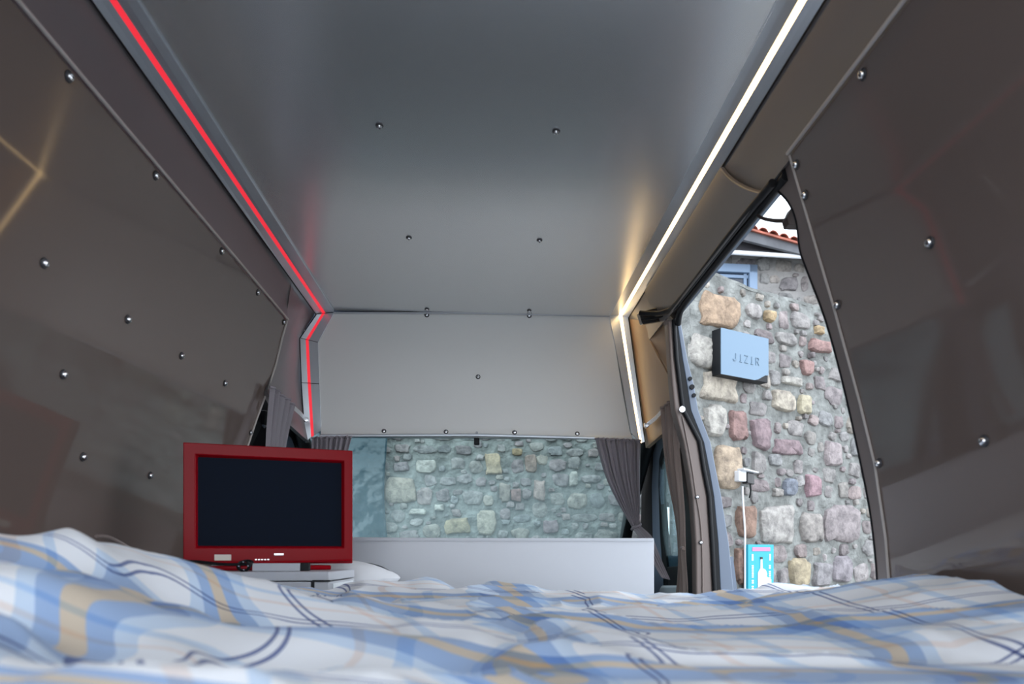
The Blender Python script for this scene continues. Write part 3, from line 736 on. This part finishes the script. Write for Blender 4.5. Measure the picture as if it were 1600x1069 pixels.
b = MB(tvM); b.box((W_ / 2, .014, (iB + H_ - iT) / 2), (W_ - iL - iR - .006, .004, H_ - iT - iB - .006)); b.build('screen', M['screen'], tv)
b = MB(tvM); b.box((W_ / 2, .040, H_ * .5), (W_ * .78, .032, H_ * .7)); b.build('back_cover', M['black'], tv, bevel=.012)
b = MB(tvM); b.box((.098, -.001, .018), (.042, .002, .016)); b.build('paper_label', M['cream_label'], tv)
b = MB(tvM); b.box((W_ * .545, -.001, .026), (.026, .003, .007)); b.build('logo_badge', M['chrome'], tv, bevel=.001)
b = MB(tvM); b.tube([(.02, -.003, .006), (W_ * .5, -.006, .004), (W_ - .004, -.003, .009)], .0035, 8, sub=4); b.build('chin_ridge', M['red'], tv, smooth=True)
b = MB(tvM)
pts = [(.06, -.012), (.13, -.030), (W_ * .5, -.036), (W_ - .13, -.028), (W_ - .06, -.010), (W_ - .08, .06), (.08, .06)]
b.prism([(x, y, -.0175) for x, y in pts], (0, 0, .013)); b.build('stand', M['red'], tv, bevel=.004)
b = MB(tvM); b.box((W_ / 2, .02, .0), (.14, .03, .03)); b.build('stand_neck', M['red'], tv, bevel=.004)
b = MB(tvM)
for k in range(5): b.box((W_ * .41 + k * .008, -.001, .012), (.005, .003, .0025))
b.build('front_buttons', M['chrome'], tv)

# cord, plug coil and power brick on the box in front of the television
def tvp(px, py, Y): return at(px, py, Y)
cd = thing('coiled_cable', 'black coiled cord lying in front of the red television', 'cord', at(382, 885, 1.85))
zc = ztop + .0045; c0 = at(383, 884, 1.853); rnd = random.Random(4)
pts = [Vector((c0.x + .019 * math.cos(a * .9) * (1 - .02 * a), 1.852 + .008 * math.sin(a * 1.7), -.037 + .013 * math.sin(a * .9 + .3))) for a in np.linspace(0, 22, 60)]
b = MB(); b.tube(pts, .0035, 7, sub=2); b.build('coil', M['black'], cd, smooth=True)
b = MB(); b.tube([pts[0], at(350, 882, 1.85), at(310, 878, 1.852), at(290, 877, 1.85), at(275, 873, 1.82), at(268, 878, 1.75), at(262, 884, 1.7)], .004, 8, sub=5); b.build('lead', M['black'], cd, smooth=True)
b = MB()
for k in range(4): b.box((c0.x + .012 * math.cos(k * 1.6), 1.842, -.037 + .010 * math.sin(k * 1.6)), (.004, .004, .003))
b.build('cable_tie', M['chrome'], cd)
pw = thing('power_adapter', 'slim white adapter with black end cap in front of the television', 'adapter', at(438, 890, 1.855))
p = at(433, 886, 1.858); q = at(396, 886, 1.858); r = at(470, 885, 1.858); r2 = at(484, 885, 1.858)
b = MB(); b.box(((q.x + r.x) / 2, 1.858, ztop + .011), (r.x - q.x, .022, .021)); b.build('body', M['white'], pw, bevel=.002)
b = MB(); b.box(((r.x + r2.x) / 2, 1.86, ztop + .012), (r2.x - r.x, .018, .021)); b.build('end_cap', M['black'], pw, bevel=.002)
b = MB(); b.tube([at(150, 838, 1.5), at(172, 840, 1.55), at(205, 858, 1.6), at(235, 880, 1.62)], .0035, 8, sub=6)
wc = b.build('cable', M['brown'], smooth=True); tag(wc, 'thin brown cable along the left wall behind the duvet', 'cable')

# ------------------------------------------------------------------ street
b = MB(); b.box((0, 6, -1.37), (60, 60, .04)); tag(b.build('ground', M['asphalt']), 'pale paved street outside the van', 'ground', kind='structure')
PAL = [(.40, .33, .33), (.38, .36, .35), (.33, .26, .27), (.42, .39, .36), (.35, .34, .34), (.46, .43, .42), (.31, .26, .27), (.40, .31, .30), (.32, .33, .34), (.46, .41, .35), (.38, .35, .35), (.42, .38, .38)]
def stone_wall(name, label, O, d, length, z0, z1, thick, seed, custom=(), mortar='mortar', dens=1.0, pal=PAL, size=1.0):
    d = Vector(d).normalized(); n = Vector((d.y, -d.x, 0)); rnd = random.Random(seed)
    t = thing(name, label, 'wall', Vector((O.x, O.y, z0)))
    b = MB()
    def fn(u, v):
        s_ = u * length; h = z0 + v * (z1 - z0)
        top = 0.05 * noise.noise((s_ * 2.3, 0, seed)) if v > .999 else 0
        return O + d * s_ + Vector((0, 0, h + top)) + n * (.012 * noise.noise((s_ * 5, h * 5, seed)) + .012 * noise.noise((s_ * 17, h * 17, seed)))
    nu = int(length / .025); nv = int((z1 - z0) / .025)
    b.grid(fn, nu, nv)
    # returns and top
    P = [fn(i / nu, 1) for i in range(nu + 1)]; b.ribbon(P, [p - n * thick for p in P], (0, 0, -.02))
    e0, e1 = O, O + d * length
    for e_, sgn in ((e0, -1), (e1, 1)):
        b.prism([e_ + Vector((0, 0, z0)), e_ - n * thick + Vector((0, 0, z0)), e_ - n * thick + Vector((0, 0, z1 - .02)), e_ + Vector((0, 0, z1 - .02))], d * (-sgn * .02))
    b.prism([e0 - n * thick + Vector((0, 0, z0)), e1 - n * thick + Vector((0, 0, z0)), e1 - n * thick + Vector((0, 0, z1)), e0 - n * thick + Vector((0, 0, z1))], n * .02)
    b.build('mortar', M[mortar], t, smooth=False)
    sb = MB(); cols = []
    def stone(cs, ch, w, h, colr, depth, sq=.55):
        colr = tuple(.66 * (.72 * q + .28 * g_) for q, g_ in zip(colr, (.40, .40, .39)))
        K = 18; sd = rnd.uniform(0, 99); jit = [1 + rnd.uniform(-.07, .05) + .30 * noise.noise((math.cos(2 * math.pi * k / K) * 1.3, math.sin(2 * math.pi * k / K) * 1.3, sd)) for k in range(K)]
        rings = []
        for sc_, dz in ((1.0, -.012), (.97, depth * .45), (.86, depth * .85), (.6, depth), (.3, depth * 1.02)):
            for k in range(K):
                a = 2 * math.pi * k / K; ca, sa = math.cos(a), math.sin(a)
                x = math.copysign(abs(ca) ** sq, ca) * w / 2; y = math.copysign(abs(sa) ** sq, sa) * h / 2
                j = jit[k]; zz = dz + .006 * noise.noise((cs * 9 + x * 20, ch * 9 + y * 20, 3)) if dz > 0 else dz
                rings.append(O + d * (cs + x * sc_ * j) + Vector((0, 0, ch + y * sc_ * j)) + n * zz)
        rings.append(O + d * cs + Vector((0, 0, ch)) + n * depth)
        fs = [(r * K + k, r * K + (k + 1) % K, (r + 1) * K + (k + 1) % K, (r + 1) * K + k) for r in range(4) for k in range(K)]
        fs += [(4 * K + k, 4 * K + (k + 1) % K, 5 * K) for k in range(K)]
        sb.add(rings, fs); cols.extend([(*colr, 1)] * len(rings))
    rects = []; placed = []
    for (x0, y0, x1, y1, colr) in custom:
        q = [hit(x, y, O, n) - O for x, y in ((x0, (y0 + y1) / 2), (x1, (y0 + y1) / 2))]; m_ = [hit((x0 + x1) / 2, y, O, n) for y in (y0, y1)]
        s0, s1 = q[0].dot(d), q[1].dot(d); h0, h1 = m_[1].z, m_[0].z
        if s1 < s0: s0, s1 = s1, s0
        rects.append((s0, s1, h0, h1)); stone((s0 + s1) / 2, (h0 + h1) / 2, s1 - s0, h1 - h0, colr, .035, .42)
    h = z0 + .02
    while h < z1 - .05:
        rh = rnd.uniform(.085, .165) * size; s_ = rnd.uniform(0, .08)
        while s_ < length - .05:
            w = rnd.uniform(.08, .20) * size; cs = s_ + w / 2; ch = h + rh / 2 + rnd.uniform(-.015, .015); s_ += w + rnd.uniform(.010, .035) / dens
            hh = rh * rnd.uniform(.66, .98)
            if cs + w / 2 > length: break
            if ch + hh / 2 > z1: continue
            if any(cs + w / 2 > a - .01 and cs - w / 2 < b_ + .01 and ch + hh / 2 > c - .01 and ch - hh / 2 < e_ + .01 for a, b_, c, e_ in rects): continue
            if rnd.random() > .94 * dens: continue
            placed.append((cs - w / 2, cs + w / 2, ch - hh / 2, ch + hh / 2))
            c = rnd.choice(pal); g = rnd.uniform(.8, 1.2); 
            stone(cs, ch, w, hh, tuple(min(.8, q * g * .9) for q in c), rnd.uniform(.008, .026), rnd.uniform(.5, .85))
        h += rh + rnd.uniform(.012, .03) / dens
    placed += [(a, b_, c, e_) for a, b_, c, e_ in rects]
    for it in range(int(12000 * dens)):
        big = it < 3500
        w = rnd.uniform(.10, .20) if it < 3000 else rnd.uniform(.06, .14) if it < 6500 else rnd.uniform(.035, .08); hh = w * rnd.uniform(.55, 1.15); cs = rnd.uniform(w, length - w); ch = rnd.uniform(z0 + hh, z1 - hh)
        g_ = -.002
        if any(cs + w / 2 > a - g_ and cs - w / 2 < b_ + g_ and ch + hh / 2 > c - g_ and ch - hh / 2 < e_ + g_ for a, b_, c, e_ in placed): continue
        placed.append((cs - w / 2, cs + w / 2, ch - hh / 2, ch + hh / 2)); c = rnd.choice(pal); g = rnd.uniform(.8, 1.2)
        stone(cs, ch, w, hh, tuple(min(.8, q * g) for q in c), rnd.uniform(.010, .024), rnd.uniform(.5, .85))
    sb.build('stones', M['stone'], t, smooth=True, cols=cols)
    return t, d, n
CR = (.66, .58, .46); CW = (.62, .59, .53); TN = (.55, .36, .21); RD = (.38, .19, .17); BR_ = (.34, .17, .10); MV = (.34, .22, .25); YL = (.66, .46, .22)
O1 = at(1078, 862, 4.0)
cust = [(1092, 458, 1152, 514, TN), (1080, 524, 1118, 572, CW), (1093, 581, 1152, 627, CR), (1100, 632, 1130, 683, CW), (1138, 642, 1165, 690, RD), (1173, 655, 1202, 700, MV), (1116, 696, 1157, 764, (.6, .45, .3)),
        (1148, 789, 1179, 843, BR_), (1146, 853, 1171, 914, (.3, .14, .08)), (1204, 611, 1238, 642, CR), (1245, 618, 1264, 646, (.7, .62, .42)), (1233, 874, 1262, 918, (.58, .47, .28)), (1264, 532, 1296, 552, RD),
        (1249, 562, 1268, 586, RD), (1208, 686, 1250, 712, MV), (1221, 590, 1251, 603, CW), (1187, 790, 1240, 850, (.52, .49, .46)), (1222, 748, 1242, 776, (.2, .24, .32)), (1256, 742, 1280, 776, (.45, .25, .3)),
        (1270, 511, 1284, 523, YL), (1193, 486, 1208, 503, YL), (1290, 790, 1340, 850, (.38, .32, .33)), (1250, 800, 1283, 850, (.42, .38, .35)), (1288, 690, 1312, 728, (.5, .42, .43)), (1268, 878, 1296, 918, (.42, .40, .42)), (1300, 870, 1328, 912, (.36, .32, .36))]
w1, d1, n1 = stone_wall('stone_wall', 'rough rubble stone wall with cream corner blocks seen through the side door', O1, (math.sin(math.radians(61)), math.cos(math.radians(61)), 0), 4.6, -1.35, at(1117, 437, 4.15).z, .4, 3, cust)
O2 = Vector((-3.2, 5.6, 0))
cust2 = [(743, 799, 775, 836, CR), (693, 809, 735, 836, (.56, .44, .26)), (650, 720, 681, 739, CW), (757, 707, 784, 742, (.6, .45, .28)), (678, 788, 695, 799, CW), (640, 795, 665, 805, CW), (833, 750, 852, 782, (.5, .36, .32)), (889, 737, 903, 760, CW),
         (602, 745, 650, 785, (.5, .42, .33)), (850, 812, 872, 834, MV), (798, 764, 815, 784, RD), (820, 712, 838, 738, (.42, .28, .22)), (615, 722, 640, 738, (.36, .3, .32)), (800, 700, 815, 712, YL), (780, 755, 797, 784, (.4, .33, .28))]
stone_wall('stone_wall', 'rough rubble stone wall seen straight ahead through the windscreen', O2, (1, .015, 0), 4.75, -1.35, 1.55, .4, 8, cust2, dens=1.0)

# teal plastic sheet hanging ahead of the windscreen, on the left
b = MB(); tp = []
def tarpf(u, v):
    x = -3.1 + u * (at(603, 760, 5.50).x + 3.1) + (.02 * math.sin(v * 9) * u); z = 1.45 - v * 1.9
    f = noise.ridged_multi_fractal((x * 1.2 + z * .6, z * 1.1, 2), 1.0, 2.0, 3, 1.0, 2.0)
    return Vector((x, 5.50 + .025 * f + .03 * math.sin(x * 7 + z * 3), z))
b.grid(tarpf, 120, 90); tag(b.build('plastic_sheet', M['tarp'], smooth=True, solid=.003), 'creased teal plastic sheet hanging on the stone wall left of centre windscreen', 'plastic sheet')

# sign box on the side wall
def w1p(px, py, off): return hit(px, py, O1 + n1 * off, n1)
sg = thing('sign_board', 'square pale blue sign with faint lettering on the stone wall', 'sign', w1p(1126, 585, .05))
a0 = w1p(1126.5, 512, .10); s0 = (a0 - O1).dot(d1); s1 = (w1p(1200.5, 555, .10) - O1).dot(d1); zt = a0.z; zb_ = w1p(1130, 585, .10).z
def W1(s_, z, off): return O1 + d1 * s_ + n1 * off + Vector((0, 0, z))
sw = s1 - s0; shh = zt - zb_
b = MB(); b.prism([W1(s0, zb_, .03), W1(s1, zb_, .03), W1(s1, zt, .03), W1(s0, zt, .03)], n1 * .067); b.build('case', M['black'], sg, bevel=.003)
face = [(0, 0), (.70, 0), (.78, .035), (.86, .10), (.93, .15), (1, .165), (1, 1), (0, 1)]
b = MB(); b.prism([W1(s0 + sw * u, zb_ + shh * v, .0975) for u, v in face], n1 * .004); b.build('face', M['signface'], sg)
LET = {'J': [[(.7, 1), (.7, .25), (.5, .0), (.2, .0), (.1, .2)]], 'I': [[(.5, 1), (.5, 0)], [(.25, 0), (.75, 0)]], 'Z': [[(.1, 1), (.9, 1), (.1, 0), (.9, 0)]], 'R': [[(.15, 0), (.15, 1), (.7, 1), (.85, .75), (.7, .5), (.15, .5)], [(.5, .5), (.9, 0)]]}
cw = sw * .088
for k, ch in enumerate('JIZIR'):
    b = MB()
    for st in LET[ch]:
        b.tube([W1(s0 + sw * (.235 + k * .118) + cw * u, zb_ + shh * (.345 + .022 * 0) + shh * .16 * v, .1025) for u, v in st], .0035, 6)
    b.build('letter', M['signink'], sg)

# socket with plug, cable and poster
so = thing('outdoor_socket', 'white wall socket with dark plug on the stone wall', 'socket', w1p(1160, 752, .05))
p = w1p(1159, 745, .05); s_ = (p - O1).dot(d1)
b = MB(); b.prism([W1(s_ - .045, p.z - .030, .02), W1(s_ + .02, p.z - .030, .02), W1(s_ + .02, p.z + .034, .02), W1(s_ - .045, p.z + .034, .02)], n1 * .05); b.build('socket_box', M['gutter'], so, bevel=.006)
b = MB(); b.prism([W1(s_ - .04, p.z + .035, .05), W1(s_ + .09, p.z + .022, .05), W1(s_ + .09, p.z + .030, .05), W1(s_ - .04, p.z + .045, .05)], n1 * .05); b.build('socket_flap', M['gutter'], so, bevel=.002)
b = MB(); b.prism([W1(s_ + .022, p.z - .040, .03), W1(s_ + .085, p.z - .046, .03), W1(s_ + .085, p.z + .022, .03), W1(s_ + .022, p.z + .026, .03)], n1 * .045); b.build('plug', M['blackgl'], so, bevel=.006)
b = MB(); b.tube([w1p(1172, 756, .05), w1p(1173, 768, .045), w1p(1171, 778, .03)], .005, 6, sub=3); b.build('plug_lead', M['black'], so, smooth=True)
b = MB(); b.tube([w1p(*q, .045) for q in ((1160, 760), (1160.5, 775), (1162, 800), (1164, 830), (1164, 850), (1164, 880), (1164, 915), (1164, 960))], .006, 8, sub=4)
tag(b.build('cable', M['gutter'], smooth=True), 'thin white cable running down the stone wall from the socket', 'cable')
po = thing('advert_board', 'bright cyan advert with white bottle picture on the stone wall', 'advert', w1p(1192, 930, .05))
pa = w1p(1170, 851, .07); pb_ = w1p(1210, 851, .07); us, ue = (pa - O1).dot(d1), (pb_ - O1).dot(d1); pt = pa.z; pbm = pt - .46
b = MB(); b.prism([W1(us, pbm, .045), W1(ue, pbm, .045), W1(ue, pt, .045), W1(us, pt, .045)], n1 * .02); b.build('card', M['cyan'], po, bevel=.002)
PU = ue - us
def card(u0, v0, u1, v1, m, nm):
    b = MB(); b.prism([W1(us + PU * u, pt - v * .46, .0655) for u, v in ((u0, v0), (u1, v0), (u1, v1), (u0, v1))], n1 * .002); return b.build(nm, M[m], po)
card(.15, .035, .85, .085, 'pink', 'heading_band')
card(.13, .125, .19, .21, 'whiteprint', 'corner_mark'); card(.81, .125, .87, .21, 'whiteprint', 'corner_mark')
rnd = random.Random(11)
for u in (.13, .80):
    b = MB(); v = .27
    while v < .92:
        hgt = rnd.uniform(.012, .022)
        b.prism([W1(us + PU * q, pt - w_ * .46, .0655) for q, w_ in ((u, v), (u + .07, v), (u + .07, v + hgt), (u, v + hgt))], n1 * .002)
        v += hgt + (.008 if rnd.random() < .8 else .03)
    b.build('side_text', M['whiteprint'], po)
bot = [(.47, .25), (.53, .25), (.54, .42), (.66, .45), (.72, .52), (.70, .57), (.88, .62), (.90, .95), (.36, .95), (.36, .50), (.46, .42)]
b = MB(); b.prism([W1(us + PU * u, pt - v * .34, .066) for u, v in bot], n1 * .003); b.build('bottle_picture', M['whiteprint'], po)
b = MB(); b.prism([W1(us + PU * u, pt - v * .34, .066) for u, v in ((.46, .22), (.54, .22), (.54, .26), (.46, .26))], n1 * .004); b.build('bottle_cap', M['darkwood'], po)

# house behind the wall
O3 = Vector((2.2, 7.2, 0)); dh = Vector((math.sin(math.radians(86)), math.cos(math.radians(86)), 0)); nh = Vector((dh.y, -dh.x, 0))
ztop_h = at(1160, 400, 7.3).z
hs, _, _ = stone_wall('house', 'pale stone house with blue window and tiled roof beyond the wall', O3, dh, 4.5, -1.35, ztop_h, .4, 21, mortar='plaster', dens=.75, pal=[(.36, .31, .31), (.33, .33, .33), (.40, .36, .33), (.3, .27, .29)], size=1.05)
hs['category'] = 'house'
def H3(px, py, off=0): return hit(px, py, O3 + nh * off, nh)
wq = [(1100, 408), (1179, 420), (1179, 470), (1100, 470)]
z_top = H3(1140, 416).z; z_bot = H3(1178, 470).z; sL = (H3(1085, 430) - O3).dot(dh); sR = (H3(1179, 430) - O3).dot(dh)
def W3(s_, z, off): return O3 + dh * s_ + nh * off + Vector((0, 0, z))
b = MB(); bw = .085
for (a, c, e_, g) in ((sL, sR, z_top - bw, z_top), (sL, sR, z_bot - .2, z_bot - .2 + bw), (sL, sL + bw, z_bot - .2, z_top), (sR - bw, sR, z_bot - .2, z_top)):
    b.prism([W3(a, e_, .02), W3(c, e_, .02), W3(c, g, .02), W3(a, g, .02)], nh * .05)
for (a, c, e_, g) in ((sL + bw, sR - bw, z_top - bw - .05, z_top - bw - .015), (sR - bw - .05, sR - bw - .015, z_bot - .1, z_top - bw)):
    b.prism([W3(a, e_, .02), W3(c, e_, .02), W3(c, g, .02), W3(a, g, .02)], nh * .02)
wf = b.build('window', M['blueframe'], hs, bevel=.004)
b = MB(); b.prism([W3(sL + bw, z_bot - .1, .015), W3(sR - bw, z_bot - .1, .015), W3(sR - bw, z_top - bw, .015), W3(sL + bw, z_top - bw, .015)], nh * .01); b.build('pane', M['glassdark'], wf)
b = MB(); b.tube([H3(1120, 393, .25), H3(1200, 398, .25), H3(1330, 406, .25)], .022, 10); b.build('gutter', M['gutter'], hs, smooth=True)
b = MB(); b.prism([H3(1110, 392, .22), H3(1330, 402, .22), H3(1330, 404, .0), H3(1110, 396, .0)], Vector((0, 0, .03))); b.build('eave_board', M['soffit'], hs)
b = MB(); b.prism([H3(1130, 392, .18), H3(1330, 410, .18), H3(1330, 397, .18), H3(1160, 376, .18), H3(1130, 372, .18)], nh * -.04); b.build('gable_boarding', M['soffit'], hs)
f0, f1 = H3(1140, 357, .30), H3(1340, 424, .30); f2, f3 = H3(1340, 406, .30), H3(1140, 338, .30)
f0, f3 = H3(1120, 368 - 13, .30), H3(1120, 368 - 31, .30)
b = MB(); b.prism([H3(1120, 364, .30), H3(1330, 417, .30), H3(1330, 402, .30), H3(1120, 343, .30)], nh * -.04); b.build('fascia', M['fascia'], hs)
ta, tb = H3(1120, 341, .34), H3(1330, 401, .34); b = MB(); nt_ = int((tb - ta).length / .105); back = (-nh * .9 + Vector((0, 0, .16)))
for k in range(nt_):
    c = ta.lerp(tb, (k + .5) / nt_); w = (tb - ta).normalized() * .05
    for j in range(3):
        o0 = c + back * (j * .33) + Vector((0, 0, .006 * j)); o1 = c + back * (j * .33 + .38)
        arc = [math.pi * q / 8 for q in range(9)]
        A = [o0 + w * math.cos(a) + Vector((0, 0, .045 * math.sin(a))) for a in arc]; B = [o1 + w * .8 * math.cos(a) + Vector((0, 0, .036 * math.sin(a))) for a in arc]
        b.ribbon(A, B, (0, 0, -.010))
b.prism([ta, tb, tb + back * 1.1, ta + back * 1.1], (0, 0, -.02))
b.build('tiled_roof', M['tile'], hs, smooth=True)

# ------------------------------------------------------------------ raise everything so the street lies at height zero
for o in list(SC.objects):
    if o.parent is None: o.location.z += BASE
